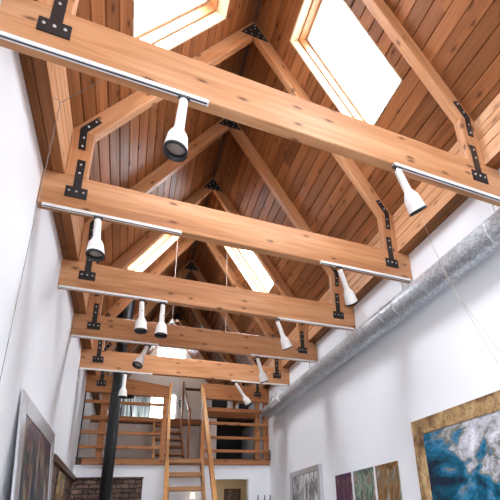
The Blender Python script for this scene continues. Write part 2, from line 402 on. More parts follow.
emc, nt, b = newmat('passage_fill_glow'); b.inputs['Emission Color'].default_value = (1, .80, .55, 1); b.inputs['Emission Strength'].default_value = 22
obj('lamp_shade', lathe(bmesh.new(), [(.11, -.02), (.10, -.05), (.06, -.075), (0, -.08)], 24), emc, cl, smooth=True)
# loft deck, front board, mezzanine
struct('floor_loft', bx(-HW, HW, YL+.03, YB+2.0-.05, LOFT-.15, LOFT-.02), FLOORM)
struct('trim_5', bx(-1.70, 1.79, YL-.01, YL+.03, LOFT-.15, LOFT-.04, bev=.004), RAIL)
struct('floor_mezzanine', bx(-HW, HW, YB, YG, 3.90, 4.05), FLOORM)
struct('trim_6', bx(-HW, .62, YB-.03, YB, 3.93, 4.06), RAIL)
YM = 9.3
struct('floor_gallery', bx(.62, HW, YM, YB, 3.90, 4.05), FLOORM)
struct('trim_12', bx(.60, HW, YM-.03, YM, 3.93, 4.06), RAIL)
bm = bmesh.new(); box(bm, -HW, .64, YB+.02, YB+.12, LOFT-.02, 3.90); box(bm, .62, .875, YM+.02, YM+.12, LOFT-.02, 3.90); box(bm, 1.775, HW, YM+.02, YM+.12, LOFT-.02, 3.90)
box(bm, .62, .70, YM+.12, YB+.02, LOFT-.02, 3.90)
struct('wall_loft', bm, WALL_SHADED)
struct('wall_shade_backing', bx(.70, HW, YB+.4, YB+.5, LOFT-.02, 3.90), DARKGAP)  # near-black colour stands in for the shade under the gallery
# brick panels and dark mantel trim
struct('trim_7', bx(-HW, -.66, YL-.005, BW0, 0, 2.455), BRICK_B)
struct('trim_8', bx(-HW, -.645, YL-.03, BW0, 2.455, 2.48), DARKW)
struct('trim_9', bx(-HW, -HW+.012, 5.7, YL-.005, 0, 2.40), BRICK_L)
struct('trim_10', bx(-HW, -HW+.055, 5.7, YL-.03, 2.40, 2.49, bev=.005), DARKW)

# ------------------------------------------------------------------ skylights
wn = 1
for (ya, yb) in SKY:
    for side in (-1, 1):
        def quadbox(bm, s0, s1, y0, y1, n0, n1):
            o_ = SIDE_S[side]
            vs = [bm.verts.new(R(side, s+o_, y, n)) for n in (n0, n1) for s, y in ((s0, y0), (s1, y0), (s1, y1), (s0, y1))]
            for f in ((0, 1, 2, 3), (7, 6, 5, 4), (0, 4, 5, 1), (1, 5, 6, 2), (2, 6, 7, 3), (3, 7, 4, 0)): bm.faces.new([vs[i] for i in f])
            return bm
        w = struct('window_%d' % wn, quadbox(bmesh.new(), S0+.03, S1-.03, ya+.03, yb-.03, .255, .260), GLASS); wn += 1
        t = .018; bm = bmesh.new()
        quadbox(bm, S0, S1, ya, ya+t, -.006, .34); quadbox(bm, S0, S1, yb-t, yb, -.006, .34)
        quadbox(bm, S0, S0+t, ya+t, yb-t, -.006, .34); quadbox(bm, S1-t, S1, ya+t, yb-t, -.006, .34)
        obj('window_lining', bm, PALE, w)
        for (a, b, n0, n1, nm, mm) in ((t, .034, .11, .20, 'window_stop', RAIL), (t, .052, .22, .29, 'window_sash', PALE)):
            bm = bmesh.new()
            quadbox(bm, S0+a, S1-a, ya+a, ya+b, n0, n1); quadbox(bm, S0+a, S1-a, yb-b, yb-a, n0, n1)
            quadbox(bm, S0+a, S0+b, ya+b, yb-b, n0, n1); quadbox(bm, S1-b, S1-a, ya+b, yb-b, n0, n1)
            obj(nm, bm, mm, w)

# ------------------------------------------------------------------ roof trusses
GT = 'timber roof trusses with black steel plates'
BOLT_ME = None
def bolts(plate, pts):
    global BOLT_ME
    if BOLT_ME is None:
        bm = lathe(bmesh.new(), [(0, .008), (.005, .0075), (.007, .005), (.007, .003), (.0095, .002), (.0095, 0)], 8, Matrix.Rotation(math.radians(90), 4, 'X'))
        bmesh.ops.recalc_face_normals(bm, faces=bm.faces); BOLT_ME = D.meshes.new('bolt'); bm.to_mesh(BOLT_ME); bm.free(); BOLT_ME.materials.append(BOLT)
    for x, z in pts:
        o = D.objects.new('bolt', BOLT_ME); COL.objects.link(o); o.location = (x, -.008, z); o.parent = plate
def elbow_pts(s):
    # black angle plate along post and rafter
    w = .028; d = Vector((-1, RM)).normalized(); b = Vector((1.566, 4.90))
    top = b + d*.19; bot = Vector((1.556, 4.68)); nrm = Vector((d.y, -d.x))
    # outer side is +x
    o = [bot + Vector((-w, 0)), bot + Vector((w, 0)), b + Vector((w, .012)), top + Vector((nrm.x, nrm.y))*w, top - Vector((nrm.x, nrm.y))*w, b + Vector((-w, -.012))]
    hole = [bot + Vector((0, .035)), bot + Vector((0, .13)), b + d*.06, b + d*.155]
    return [(s*p.x, p.y) for p in o], [(s*p.x, p.y) for p in hole]
def t_pts(s):
    c = 1.541
    return ([(s*(c-.08), 4.165), (s*(c+.08), 4.165), (s*(c+.08), 4.27), (s*(c+.031), 4.27), (s*(c+.031), 4.56), (s*(c-.031), 4.56), (s*(c-.031), 4.27), (s*(c-.08), 4.27)],
            [(s*(c-.052), 4.225), (s*c, 4.225), (s*(c+.052), 4.225), (s*c, 4.42), (s*c, 4.51)])
def make_truss(k, label, beams=((-HW, HW),), tie=True):
    t = thing('roof_truss', label, 'roof truss', (0, Y(k), 0), GT)
    if tie:
        for b in beams:
            if len(b) == 2: obj('tie_beam', bx(b[0], b[1], 0, TH, ZB, ZT, bev=.006), W_X if len(beams) == 1 else RAIL, t)
            else: obj('tie_beam', prism(bmesh.new(), b, 0, TH), RAIL, t)
    V = .15*Q                                              # vertical depth of a rafter
    for s in (-1, 1):
        obj('post', prism(bmesh.new(), [(s*1.48, ZT), (s*1.647, ZT), (s*1.647, RZ-RM*1.647), (s*1.48, RZ-V-RM*1.48)], 0, TH, .004), W_Z, t)
        # rafter built along its own x axis, then turned to the slope
        a = math.atan(RM); xs = [(0, RZ), (1.647, RZ-RM*1.647), (1.48, RZ-V-RM*1.48), (0, RZ-V)]
        loc = Vector((0, 0, RZ)); pts = []
        for x, z in xs:
            dx, dz = x, z-RZ
            pts.append((s*(dx*math.cos(a) - dz*math.sin(a)), dx*math.sin(a) + dz*math.cos(a)))
        obj('rafter', prism(bmesh.new(), pts, 0, TH, .004), W_X, t, loc=loc, rot=(0, s*a, 0))
        if tie:
            P, B = t_pts(s); p = obj('t_plate', prism(bmesh.new(), P, -.008, 0), BLACK, t); bolts(p, B)
        P, B = elbow_pts(s); p = obj('angle_plate', prism(bmesh.new(), P, -.008, 0), BLACK, t); bolts(p, B)
    p = obj('apex_plate', prism(bmesh.new(), [(-.165, 7.07), (.165, 7.07), (0, 7.32)], -.008, 0), BLACK, t)
    bolts(p, [(-.11, 7.095), (-.04, 7.095), (.04, 7.095), (.11, 7.095), (-.055, 7.16), (.055, 7.16), (0, 7.21), (0, 7.265)])
    return t
t1 = make_truss(1, 'roof truss nearest the camera, its pale tie beam crossing the top of the photo')
names = {2: 'second roof truss from the camera, tie beam just below the nearest one',
         3: 'third roof truss from the camera, two spotlights side by side under its left half',
         4: 'fourth roof truss from the camera, darker reddish tie beam',
         5: 'fifth roof truss from the camera, last full tie beam before the loft'}
for k, lab in names.items(): dup(t1, (0, Y(k), 0), lab, GT)
make_truss(6, 'roof truss standing at the loft edge, its tie beam cut open for the stair',
           (( -HW, -1.33), [(-1.33, ZB), (-0.30, ZB-.03), (-0.30, ZT-.13), (-1.15, ZT-.02), (-1.33, ZT-.01)], (0.34, HW)))
t7 = make_truss(7, 'roof truss without tie beam just behind the loft edge', tie=False)
dup(t7, (0, Y(8), 0), 'farthest roof truss, without tie beam, above the upper mezzanine', GT)

# ------------------------------------------------------------------ lighting tracks and spotlights
GTR = 'white lighting tracks under the tie beams'
def make_track(x0, x1, k, label):
    t = thing('lighting_track', label, 'lighting track', (0, Y(k), 0), GTR)
    bm = bmesh.new(); y0, y1 = -.010, .016
    box(bm, x0, x1, y0, y0+.006, ZB-.020, ZB+.004); box(bm, x0, x1, y1-.006, y1, ZB-.020, ZB); box(bm, x0, x1, y0+.006, y1-.006, ZB-.008, ZB)
    obj('rail', bm, TRACKM, t)
    obj('slot', bx(x0+.004, x1-.004, y0+.006, y1-.006, ZB-.017, ZB-.008), SLOT, t)
    bm = bmesh.new(); box(bm, x0-.008, x0, y0-.001, y1+.001, ZB-.022, ZB); obj('end_cap', bm, TRACKM, t)
    bm = bmesh.new(); box(bm, x1, x1+.008, y0-.001, y1+.001, ZB-.022, ZB); obj('end_cap', bm, TRACKM, t)
    return t
ords = ['nearest', 'second', 'third', 'fourth', 'fifth']
for k in range(1, 6):
    make_track(-1.78 if k != 2 else -1.75, -.70, k, 'white track under the left half of the %s tie beam' % ords[k-1])
    make_track(.67, 1.76, k, 'white track under the right half of the %s tie beam' % ords[k-1])
GSP = 'white spotlights on the tracks'
def make_spot(base, end, label):
    base = Vector(base); end = Vector(end); t = thing('spotlight', label, 'spotlight', base, GSP)
    d = (end-base).normalized(); Ln = (end-base).length
    obj('track_adapter', box(bmesh.new(), -.035, .035, -.014, .014, -.012, .006, bev=.002), SLOT, t)
    bm = bmesh.new(); lathe(bm, [(0, 0), (.010, 0), (.010, -.04), (0, -.04)], 12); obj('swivel', bm, CHROME, t, smooth=False)
    M = d.to_track_quat('-Z', 'Y').to_matrix().to_4x4(); M.translation = Vector((0, 0, -.03))
    L = Ln-.03
    prof = [(0, -.0), (.022, -.0), (.026, -.006), (.027, -.06), (.029, -L+.185), (.030, -L+.172), (.040, -L+.150), (.051, -L+.128), (.056, -L+.115), (.062, -L+.06), (.066, -L+.02), (.066, -L+.012), (.058, -L+.012), (.058, -L+.05), (0, -L+.05)]
    obj('lamp_body', lathe(bmesh.new(), prof, 28, M), WHITE, t, smooth=True)
    obj('black_rim', lathe(bmesh.new(), [(.0665, -L+.016), (.068, -L+.014), (.068, -L), (.056, -L), (.052, -L+.035), (.057, -L+.040)], 28, M), BLACK, t, smooth=True)
    obj('lamp_face', lathe(bmesh.new(), [(0, -L+.026), (.03, -L+.028), (.0525, -L+.036)], 28, M), LENS, t, smooth=True)
    bm = bmesh.new(); lathe(bm, [(0, 0), (.006, 0), (.006, .012), (0, .012)], 8, M @ Matrix.Translation((.026, 0, -L+.24)) @ Matrix.Rotation(math.radians(90), 4, 'Y'))
    obj('knob', bm, CHROME, t)
    return t
SPOTS = [
 (1, (-.838, 3.985), (-.865, 0.0, 3.582), 'white spotlight under the nearest tie beam left of centre, facing down'),
 (1, (.69, 4.0), (.90, .07, 3.73), 'white spotlight at right under the nearest tie beam, turned away from the camera'),
 (2, (-1.355, 4.0), (-1.33, -.05, 3.624), 'white spotlight under the second tie beam in front of the left black T plate'),
 (2, (.878, 4.0), (1.105, .18, 3.735), 'white spotlight under the right half of the second tie beam'),
 (3, (-.963, 4.0), (-.944, 0, 3.63), 'left one of two spotlights side by side under the third tie beam'),
 (3, (-.739, 4.0), (-.735, 0, 3.605), 'right one of two spotlights side by side under the third tie beam'),
 (3, (.649, 4.0), (.843, .14, 3.70), 'white spotlight under the right half of the third tie beam'),
 (4, (-.844, 4.0), (-.956, -.13, 3.66), 'white spotlight under the left half of the fourth tie beam, tilted left'),
 (4, (.771, 4.0), (.919, .1, 3.65), 'white spotlight under the right half of the fourth tie beam'),
 (5, (-1.114, 4.0), (-1.12, 0.0, 3.60), 'white spotlight under the fifth tie beam beside the black stove pipe'),
 (5, (.742, 4.0), (1.03, .08, 3.645), 'white spotlight under the right half of the fifth tie beam, above the loft railing')]
for k, (x, z), (ex, dy, ez), lab in SPOTS:
    make_spot((x, Y(k)+.003, 4.024), (ex, Y(k)+.005+dy, ez), lab)

# ------------------------------------------------------------------ ventilation duct
d = thing('ventilation_duct', 'round galvanised steel duct running along the right wall under the beams', 'duct', (0, 0, 0))
def DR(y): return .126
def DC(y): return Vector((1.62, y, 3.715))
def duct_rings(prof, n=48, close=False):
    bm = bmesh.new(); rings = []
    for y, dr in prof:
        c = DC(y); r = DR(y)+dr
        rings.append([bm.verts.new(c + Vector((r*math.cos(2*math.pi*k/n), 0, r*math.sin(2*math.pi*k/n)))) for k in range(n)])
    for a, b in zip(rings, rings[1:]):
        for k in range(n): f = bm.faces.new([a[k], a[(k+1) % n], b[(k+1) % n], b[k]]); f.smooth = True
    if close: bm.faces.new(rings[0]); bm.faces.new(rings[-1])
    return bm
o = obj('duct_pipe', duct_rings([(-1.5+.3*i, 0) for i in range(31)] + [(7.86, 0), (7.86, -.010), (7.82, -.010)], close=True), GALV, d)
bm = bmesh.new(); pts = []; n = 28; turns = 44
for i in range(n*turns+1):
    a = 2*math.pi*i/n; y = -1.45 + 9.25*i/(n*turns); pts.append(DC(y) + (DR(y)+.0003)*Vector((math.cos(a), 0, math.sin(a))))
tube(bm, pts, .0022, 5); obj('spiral_seam', bm, GALV, d, smooth=True)
for yy in (0.9, 3.4, 5.75, 6.6):
    obj('collar', duct_rings([(yy, .001), (yy+.004, .006), (yy+.04, .006), (yy+.044, .001)]), GALV, d)
for k in range(1, 6):
    yy = Y(k)+.04
    obj('strap', duct_rings([(yy-.01, .0), (yy-.01, .003), (yy+.01, .003), (yy+.01, .0)]), GALV, d)
    c = DC(yy); obj('hanger_rod', tube(bmesh.new(), [(c.x+.05, yy, c.z+DR(yy)-.02), (c.x+.05, yy, ZB)], .004, 6), CHROME, d)
r = DR(6.8)
gm = Matrix.Rotation(math.radians(22), 4, 'Y')
def gpart(name, boxes, mat, parent):
    bm = bmesh.new()
    for b in boxes: box(bm, *b)
    bmesh.ops.transform(bm, matrix=Matrix.Translation((DC(6.8).x, 0, DC(6.8).z)) @ gm, verts=bm.verts); return obj(name, bm, mat, parent)
a, b = 6.78, 7.24
g = gpart('air_grille', [(-r-.05, -.06, a, a+.03, -.10, .10), (-r-.05, -.06, b-.03, b, -.10, .10), (-r-.05, -.06, a+.03, b-.03, -.10, -.075), (-r-.05, -.06, a+.03, b-.03, .075, .10), (-r-.05, -.08, (a+b)/2-.012, (a+b)/2+.012, -.075, .075)], TRACKM, d)
gpart('louvres', [(-r-.03, -.10, a+.03, b-.03, z, z+.005) for z in [-.07+.02*i for i in range(8)]], GALV, g)

# ------------------------------------------------------------------ stove pipe
def slant(bm, zmin):
    for v in bm.verts:
        if v.co.z > zmin: v.co.z = RZ - RM*(1.235-v.co.x) - .012
p = thing('stove_pipe', 'tall black stove pipe rising through the roof left of the stair', 'stove pipe', (-1.235, 7.6, 0))
bm = lathe(bmesh.new(), [(0, 1.0), (.088, 1.0), (.088, 5.50), (0, 5.50)], 32); slant(bm, 5.49); o = obj('pipe', bm, PIPEM, p, smooth=False)
for q in o.data.polygons: q.use_smooth = abs(q.normal.z) < .5
for z in (1.9, 2.85, 3.8, 4.75):
    obj('pipe_joint', lathe(bmesh.new(), [(.0885, z), (.092, z+.004), (.092, z+.03), (.0885, z+.034)], 32), PIPEM, p, smooth=True)
bm = lathe(bmesh.new(), [(.09, 5.22), (.13, 5.23), (.15, 5.50), (.09, 5.50)], 32); slant(bm, 5.49); obj('roof_collar', bm, BLACK, p)
st = obj('stove_body', bx(-.3, .3, -.25, .35, .18, 1.0, bev=.02), PIPEM, p)
for x in (-.25, .25):
    for yy in (-.2, .3): obj('leg', bx(x-.03, x+.03, yy-.03, yy+.03, 0, .18), PIPEM, p)

# ------------------------------------------------------------------ loft railing
rl = thing('loft_railing', 'wooden railing of four rails along the loft edge left of the stair', 'railing', (0, YL, LOFT-.04), 'loft railings')
def rails(root, x0, x1, zs):
    for z in zs: obj('rail', bx(x0, x1, .02, .055, z-.03-LOFT+.04, z+.03-LOFT+.04, bev=.005), RAIL, root)
rails(rl, -1.775, -.36, (3.87, 3.555, 3.29, 3.025))
obj('rail_post', bx(-1.50, -1.385, .055, .12, 0, ZB-LOFT+.04), RAILZ, rl)
obj('rail_post', bx(-.40, -.31, 0, .055, 0, ZB-.03-LOFT+.04), RAILZ, rl)
bm = bmesh.new(); box(bm, -1.79, -1.772, .01, .05, 0, ZB-LOFT+.04); box(bm, -1.80, -1.70, -.03, .05, -.004, .006); obj('steel_bracket', bm, BLACK, rl)
rr = thing('loft_railing', 'wooden railing of four rails along the loft edge right of the stair', 'railing', (0, YL, LOFT-.04), 'loft railings')
rails(rr, .44, 1.79, (3.55, 3.255, 2.985))
obj('rail', bx(.44, 1.79, .0, .06, 3.79-LOFT+.04, 3.875-LOFT+.04, bev=.005), RAIL, rr)
obj('rail_post', bx(1.50, 1.60, .06, .12, 0, ZB-LOFT+.04), RAILZ, rr)
obj('rail_post', bx(1.68, 1.79, .06, .12, 0, ZB-LOFT+.04), RAILZ, rr)
obj('rail_post', bx(.36, .44, 0, .055, 0, ZB-LOFT+.04), RAILZ, rr)
bm = bmesh.new(); tube(bm, [(1.78, -.03, .02), (1.78, -.05, .14), (1.78, -.02, .2), (1.78, .01, .2)], .012, 8); box(bm, 1.70, 1.80, -.06, 0, -.004, .008); obj('steel_bracket', bm, BLACK, rr, smooth=False)

# ------------------------------------------------------------------ stairs
s = thing('staircase', 'steep open wooden stair climbing from the hall to the loft', 'stair', (0, 0, 0))
RISE, RUN = .262, .145; Z1 = 2.79; Y1 = YL-.02
x0, x1 = -.275, .385
for i in range(10):
    z = Z1 - RISE*i; y = Y1 - RUN*i
    obj('tread', bx(x0+.035, x1-.035, y-.17, y+.03, z-.075, z, bev=.005), STAIR, s)
L = 10
def sloped(x0, x1, za, zb, off0, off1):
    """board following the stair between heights za and zb"""
    sl = RUN/RISE
    ya = Y1-.07 - (Z1-za)*sl; yb = Y1-.07 - (Z1-zb)*sl
    bm = bmesh.new(); vs = [bm.verts.new((x, y, z)) for x in (x0, x1) for y, z in ((ya+off0, za), (ya+off1, za), (yb+off1, zb), (yb+off0, zb))]
    for f in ((0, 1, 2, 3), (7, 6, 5, 4), (0, 4, 5, 1), (1, 5, 6, 2), (2, 6, 7, 3), (3, 7, 4, 0)): bm.faces.new([vs[i] for i in f])
    return bm
obj('stringer', sloped(x0, x0+.035, 0, Z1, -.12, .10), STAIRZ, s)
obj('stringer', sloped(x1-.035, x1, 0, Z1, -.12, .10), STAIRZ, s)
def bar(pa, pb, w, h):
    pa, pb = Vector(pa), Vector(pb); d = (pb-pa).normalized(); u = Vector((1, 0, 0)); u = (u-d*u.dot(d)).normalized(); v = d.cross(u)
    bm = bmesh.new(); vs = [bm.verts.new(p+u*a*w/2+v*b*h/2) for p in (pa, pb) for a, b in ((-1, -1), (1, -1), (1, 1), (-1, 1))]
    for f in ((0, 3, 2, 1), (4, 5, 6, 7), (0, 1, 5, 4), (1, 2, 6, 5), (2, 3, 7, 6), (3, 0, 4, 7)): bm.faces.new([vs[i] for i in f])
    return bm
obj('handrail', bar((-.285, YL-.08, 4.28), (-.36, YL-1.30, 1.55), .05, .08), STAIRZ, s)
obj('handrail', bar((.335, YL-.08, 4.28), (.47, YL-1.30, 1.55), .07, .09), STAIRZ, s)
# second flight from loft to mezzanine
s2 = thing('staircase', 'short open wooden stair from the loft up to the mezzanine, behind the steep one', 'stair', (0, 0, 0))
for i in range(5):
    z = LOFT + .2*(i+1); y = 9.05 + .21*i
    obj('tread', bx(-.44, .13, y, y+.24, z-.04, z, bev=.004), RAIL, s2)
def slope2(xa, xb):
    bm = bmesh.new(); vs = [bm.verts.new((x, y, z)) for x in (xa, xb) for y, z in ((8.82, LOFT-.02), (9.12, LOFT-.02), (YB-.04, 3.86), (YB-.04, 4.06))]
    for f in ((0, 1, 2, 3), (7, 6, 5, 4), (0, 4, 5, 1), (1, 5, 6, 2), (2, 6, 7, 3), (3, 7, 4, 0)): bm.faces.new([vs[i] for i in f])
    return bm
obj('stringer', slope2(-.47, -.44), RAILZ, s2); obj('stringer', slope2(.13, .16), RAILZ, s2)
obj('rail_post', bx(-.515, -.475, 8.92, 8.97, LOFT-.02, 3.72), STAIRZ, s2)
obj('rail_post', bx(.16, .20, YB-.10, YB-.05, 3.7, 5.0), RAILZ, s2)
obj('rail_post', bx(.19, .23, 8.92, 8.97, LOFT-.02, 4.0), RAILZ, s2)
obj('handrail', bar((.185, 8.90, 3.95), (.185, YB-.06, 4.92), .04, .06), RAILZ, s2)
gt = obj('stair_gate_bar', bx(.20, .62, YB-.1, YB-.06, 4.78, 4.84), DARKW); tag(gt, 'dark horizontal bar beside the white door at the head of the upper stair', 'bar')

# ------------------------------------------------------------------ furnishings of the loft
pl = obj('switch_plate', bx(-.84, -.72, YB+.005, YB+.02, 3.80, 3.88, bev=.003), WHITE); tag(pl, 'white switch plate on the shaded loft wall behind the left railing', 'switch')
obj('rocker', bx(-.80, -.76, YB-.001, YB+.006, 3.82, 3.86), TRACKM, pl)
# stool on the mezzanine
sx, sy, sz = -1.09, YB+.3, 4.05
stl = thing('bar_stool', 'black stool with splayed legs on the mezzanine beside the stove pipe', 'stool', (sx, sy, sz))
obj('seat', lathe(bmesh.new(), [(0, .56), (.14, .56), (.155, .575), (.155, .60), (.14, .615), (0, .615)], 24), BLACK, stl, smooth=True)
for i in range(4):
    a = math.pi/4 + math.pi/2*i
    obj('leg', tube(bmesh.new(), [(.1*math.cos(a), .1*math.sin(a), .57), (.2*math.cos(a), .2*math.sin(a), 0)], .014, 8), BLACK, stl, smooth=True)
# screen and canister on the right
tv = thing('television', 'dark television standing on the mezzanine right of the stair', 'television', (.93, YM+.12, 4.05))
obj('screen', bx(-.17, .19, -.02, .02, .10, .40, bev=.006), BLACK, tv); obj('stand_neck', bx(-.03, .03, -.01, .01, .02, .11), BLACK, tv); obj('stand_base', bx(-.12, .12, -.07, .07, 0, .02, bev=.004), BLACK, tv)
cn = obj('canister', lathe(bmesh.new(), [(0, 0), (.06, 0), (.065, .01), (.065, .32), (.055, .34), (.055, .37), (0, .38)], 24), WHITE, loc=(1.2, YM+.12, 4.05), smooth=True)
tag(cn, 'white cylinder canister on the mezzanine right of the television', 'canister')
bxx = obj('storage_box', bx(1.39, 1.63, YM+.04, YM+.22, 4.05, 4.30, bev=.006), BLACK); tag(bxx, 'dark box on the mezzanine between the white canister and the right wall', 'box')
vs_ = obj('vase', lathe(bmesh.new(), [(0, 0), (.05, 0), (.07, .07), (.065, .15), (.035, .21), (.04, .26), (.03, .26), (.028, .21), (0, .20)], 24), WHITE, loc=(-1.38, YL+.4, LOFT-.02), smooth=True)
tag(vs_, 'white vase on the loft floor behind the left railing', 'vase')
# wall lamp glowing under the stair
wl = thing('wall_lamp', 'small glowing wall lamp on the white wall behind the stair treads', 'lamp', (.24, BW0, 2.14))
obj('backplate', bx(-.04, .04, -.012, 0, -.07, .07), CHROME, wl)
em, nt, b = newmat('warm_lamp_shade'); b.inputs['Emission Color'].default_value = (1, .75, .45, 1); b.inputs['Emission Strength'].default_value = 1.0; b.inputs['Base Color'].default_value = (.9, .8, .6, 1)
obj('lamp_shade', bx(-.035, .035, -.07, -.012, -.05, .05, bev=.006), em, wl)

# pendants, far fixture, cords
GP = 'pendant lamps on long cords'
def pendant(x, y, z, label):
    zr = RZ-RM*abs(x); t = thing('pendant_lamp', label, 'pendant lamp', (x, y, z), GP)
    obj('cord', tube(bmesh.new(), [(0, 0, .09), (0, 0, zr-z)], .005, 6), CORD, t)
    obj('ceiling_rose', lathe(bmesh.new(), [(0, 0), (.04, .0), (.04, .07), (0, .07)], 16, Matrix.Translation((0, 0, zr-z-.05))), WHITE, t, smooth=True)
    obj('lamp_shade', lathe(bmesh.new(), [(.012, .10), (.016, .075), (.035, .045), (.075, 0), (.071, 0), (.032, .04), (.012, .07)], 24), WHITE, t, smooth=True)
    obj('bulb', lathe(bmesh.new(), [(0, -.012), (.016, -.006), (.022, .01), (.014, .035), (0, .04)], 16), LENS, t, smooth=True)
pendant(-.493, 6.2, 4.62, 'small white cone pendant lamp hanging behind the third tie beam')
pendant(.37, 6.2, 4.30, 'pendant lamp right of centre with its shade hidden behind the fourth tie beam')
fx = obj('ceiling_fixture', lathe(bmesh.new(), [(0, 0), (.08, .0), (.10, .02), (.10, .05), (0, .05)], 24), WHITE, loc=(.0, Y(8)+.30, RZ-.20), smooth=True)
tag(fx, 'small round white fixture at the roof peak far above the mezzanine', 'ceiling light')
obj('stem', bx(-.012, .012, -.012, .012, .05, .17), WHITE, fx)
l = D.lights.new('gable_fill_light', 'AREA'); l.shape = 'DISK'; l.size = .18; l.energy = 8; l.color = (1, .94, .86)  # fill light added below the fixture to brighten the far gable wall
lo = D.objects.new('gable_fill_light', l); COL.objects.link(lo); lo.location = (0, Y(8)+.30, RZ-.205)
GC = 'pull cords from the skylights'
c1 = thing('pull_cord', 'thin cord from the left skylight running down along the left wall', 'cord', (0, 0, 0), GC)
obj('cord', tube(bmesh.new(), [(-1.10, 2.16, 4.72), (-1.38, 2.33, 4.52), (-1.603, 2.455, 4.375), (-1.605, 2.45, 3.2), (-1.60, 2.45, 1.6)], .0022, 6), CORD_D, c1)
obj('eye_hook', tube(bmesh.new(), [(-1.65, 2.455, 4.40), (-1.62, 2.455, 4.40), (-1.60, 2.455, 4.385), (-1.60, 2.455, 4.365)], .004, 6), CHROME, c1)
c2 = thing('pull_cord', 'thin pale double cord in front of the duct on the right wall', 'cord', (0, 0, 0), GC)
obj('cord', tube(bmesh.new(), [(1.645, 2.545, 4.66), (1.42, 2.44, 4.3), (1.36, 2.36, 4.05), (1.34, 2.20, 3.4), (1.60, 2.12, 2.66), (1.78, 2.08, 2.62)], .0016, 6), CORD, c2)
obj('cord', tube(bmesh.new(), [(1.36, 2.33, 3.85), (1.345, 2.13, 3.2), (1.62, 2.05, 2.64), (1.78, 2.03, 2.60)], .0014, 6), CORD, c2)
obj('wall_cleat', bx(1.77, 1.80, 2.0, 2.11, 2.585, 2.64, bev=.004), WHITE, c2)

# ------------------------------------------------------------------ pictures
def picture(name, label, w, h, loc, rot, frame_w, depth, fm, art, group=None, inset=.012):
    """framed picture in its own xz plane, front towards -y, hung from the top edge (origin = top centre)"""
    t = thing(name, label, 'picture', loc, group); t.rotation_euler = rot
    if frame_w:
        bm = bmesh.new()
        for a in ((-w/2, -w/2+frame_w, -h, 0), (w/2-frame_w, w/2, -h, 0), (-w/2+frame_w, w/2-frame_w, -frame_w, 0), (-w/2+frame_w, w/2-frame_w, -h, -h+frame_w)):
            box(bm, a[0], a[1], -depth, 0, a[2], a[3], bev=.004)
        obj('frame', bm, fm, t)
    f = frame_w
    obj('canvas', bx(-w/2+f, w/2-f, -depth+inset, .003, -h+f, -f), art, t)
    return t
GOLD = paint('worn_gold_leaf', [(.32, (.04, .024, .016)), (.44, (.21, .12, .055)), (.55, (.42, .27, .125)), (.70, (.60, .45, .25))], (3, 3, 3), 1.0, 8, .4)
A1 = paint('blue_white_abstract', [(.30, (.01, .02, .04)), (.42, (.005, .10, .17)), (.48, (.02, .17, .30)), (.52, (.10, .22, .34)), (.555, (.20, .18, .12)), (.60, (.42, .43, .46)), (.75, (.68, .68, .74))], (1.7, 1.7, 2.6), 1.6, 3)
nt = A1.node_tree; b = nt.nodes['Principled BSDF']     # the composition turns from teal at the far edge to cloud white
rp_ = [n for n in nt.nodes if n.bl_idname == 'ShaderNodeValToRGB'][0]; src = rp_.inputs['Fac'].links[0].from_socket
tc = N(nt, 'ShaderNodeTexCoord'); sp_ = N(nt, 'ShaderNodeSeparateXYZ'); nt.links.new(tc.outputs['Object'], sp_.inputs[0])
m1 = N(nt, 'ShaderNodeMath', operation='MULTIPLY_ADD'); nt.links.new(sp_.outputs['X'], m1.inputs[0]); m1.inputs[1].default_value = .20; nt.links.new(src, m1.inputs[2])
m2 = N(nt, 'ShaderNodeMath', operation='MULTIPLY_ADD'); nt.links.new(sp_.outputs['Z'], m2.inputs[0]); m2.inputs[1].default_value = .16; nt.links.new(m1.outputs[0], m2.inputs[2])
m3 = N(nt, 'ShaderNodeMath', operation='ADD'); nt.links.new(m2.outputs[0], m3.inputs[0]); m3.inputs[1].default_value = .125; nt.links.new(m3.outputs[0], rp_.inputs['Fac'])
A2 = paint('dark_red_abstract', [(.30, (.006, .010, .02)), (.46, (.018, .026, .045)), (.53, (.06, .07, .085)), (.60, (.16, .15, .13)), (.72, (.45, .45, .43))], (4, 4, 1.5), 1.3)
nt = A2.node_tree; b = nt.nodes['Principled BSDF']; old = b.inputs['Base Color'].links[0].from_socket
tc = N(nt, 'ShaderNodeTexCoord'); mp = N(nt, 'ShaderNodeMapping'); mp.inputs['Scale'].default_value = (7, 7, 2.2); nt.links.new(tc.outputs['Object'], mp.inputs['Vector'])
nz = N(nt, 'ShaderNodeTexNoise', i_Scale=1.0, i_Detail=6.0, i_Distortion=1.2); nt.links.new(mp.outputs[0], nz.inputs['Vector'])
cr = ramp(nt, [(.38, (.01, .03, .06)), (.46, (.05, .10, .07)), (.50, (.22, .04, .035)), (.54, (.04, .05, .12)), (.60, (.34, .25, .10)), (.68, (.40, .38, .36))]); nt.links.new(nz.outputs['Fac'], cr.inputs['Fac'])
mm = N(nt, 'ShaderNodeMix', data_type='RGBA'); mm.inputs[0].default_value = .7; nt.links.new(old, mm.inputs[6]); nt.links.new(cr.outputs['Color'], mm.inputs[7]); nt.links.new(mm.outputs[2], b.inputs['Base Color'])
A3 = paint('purple_brown_abstract', [(.3, (.05, .02, .05)), (.48, (.10, .03, .10)), (.58, (.12, .06, .05)), (.7, (.35, .30, .25))], (6, 6, 2), 1.5)
A4 = paint('green_grey_abstract', [(.3, (.06, .04, .03)), (.45, (.09, .10, .07)), (.51, (.12, .20, .15)), (.55, (.30, .38, .32)), (.60, (.22, .11, .06)), (.7, (.55, .55, .50))], (5, 5, 2), 1.5)
A5 = paint('rust_gold_abstract', [(.3, (.06, .03, .02)), (.45, (.15, .07, .025)), (.52, (.32, .17, .06)), (.58, (.18, .17, .13)), (.68, (.5, .48, .42))], (5, 5, 2), 1.5)
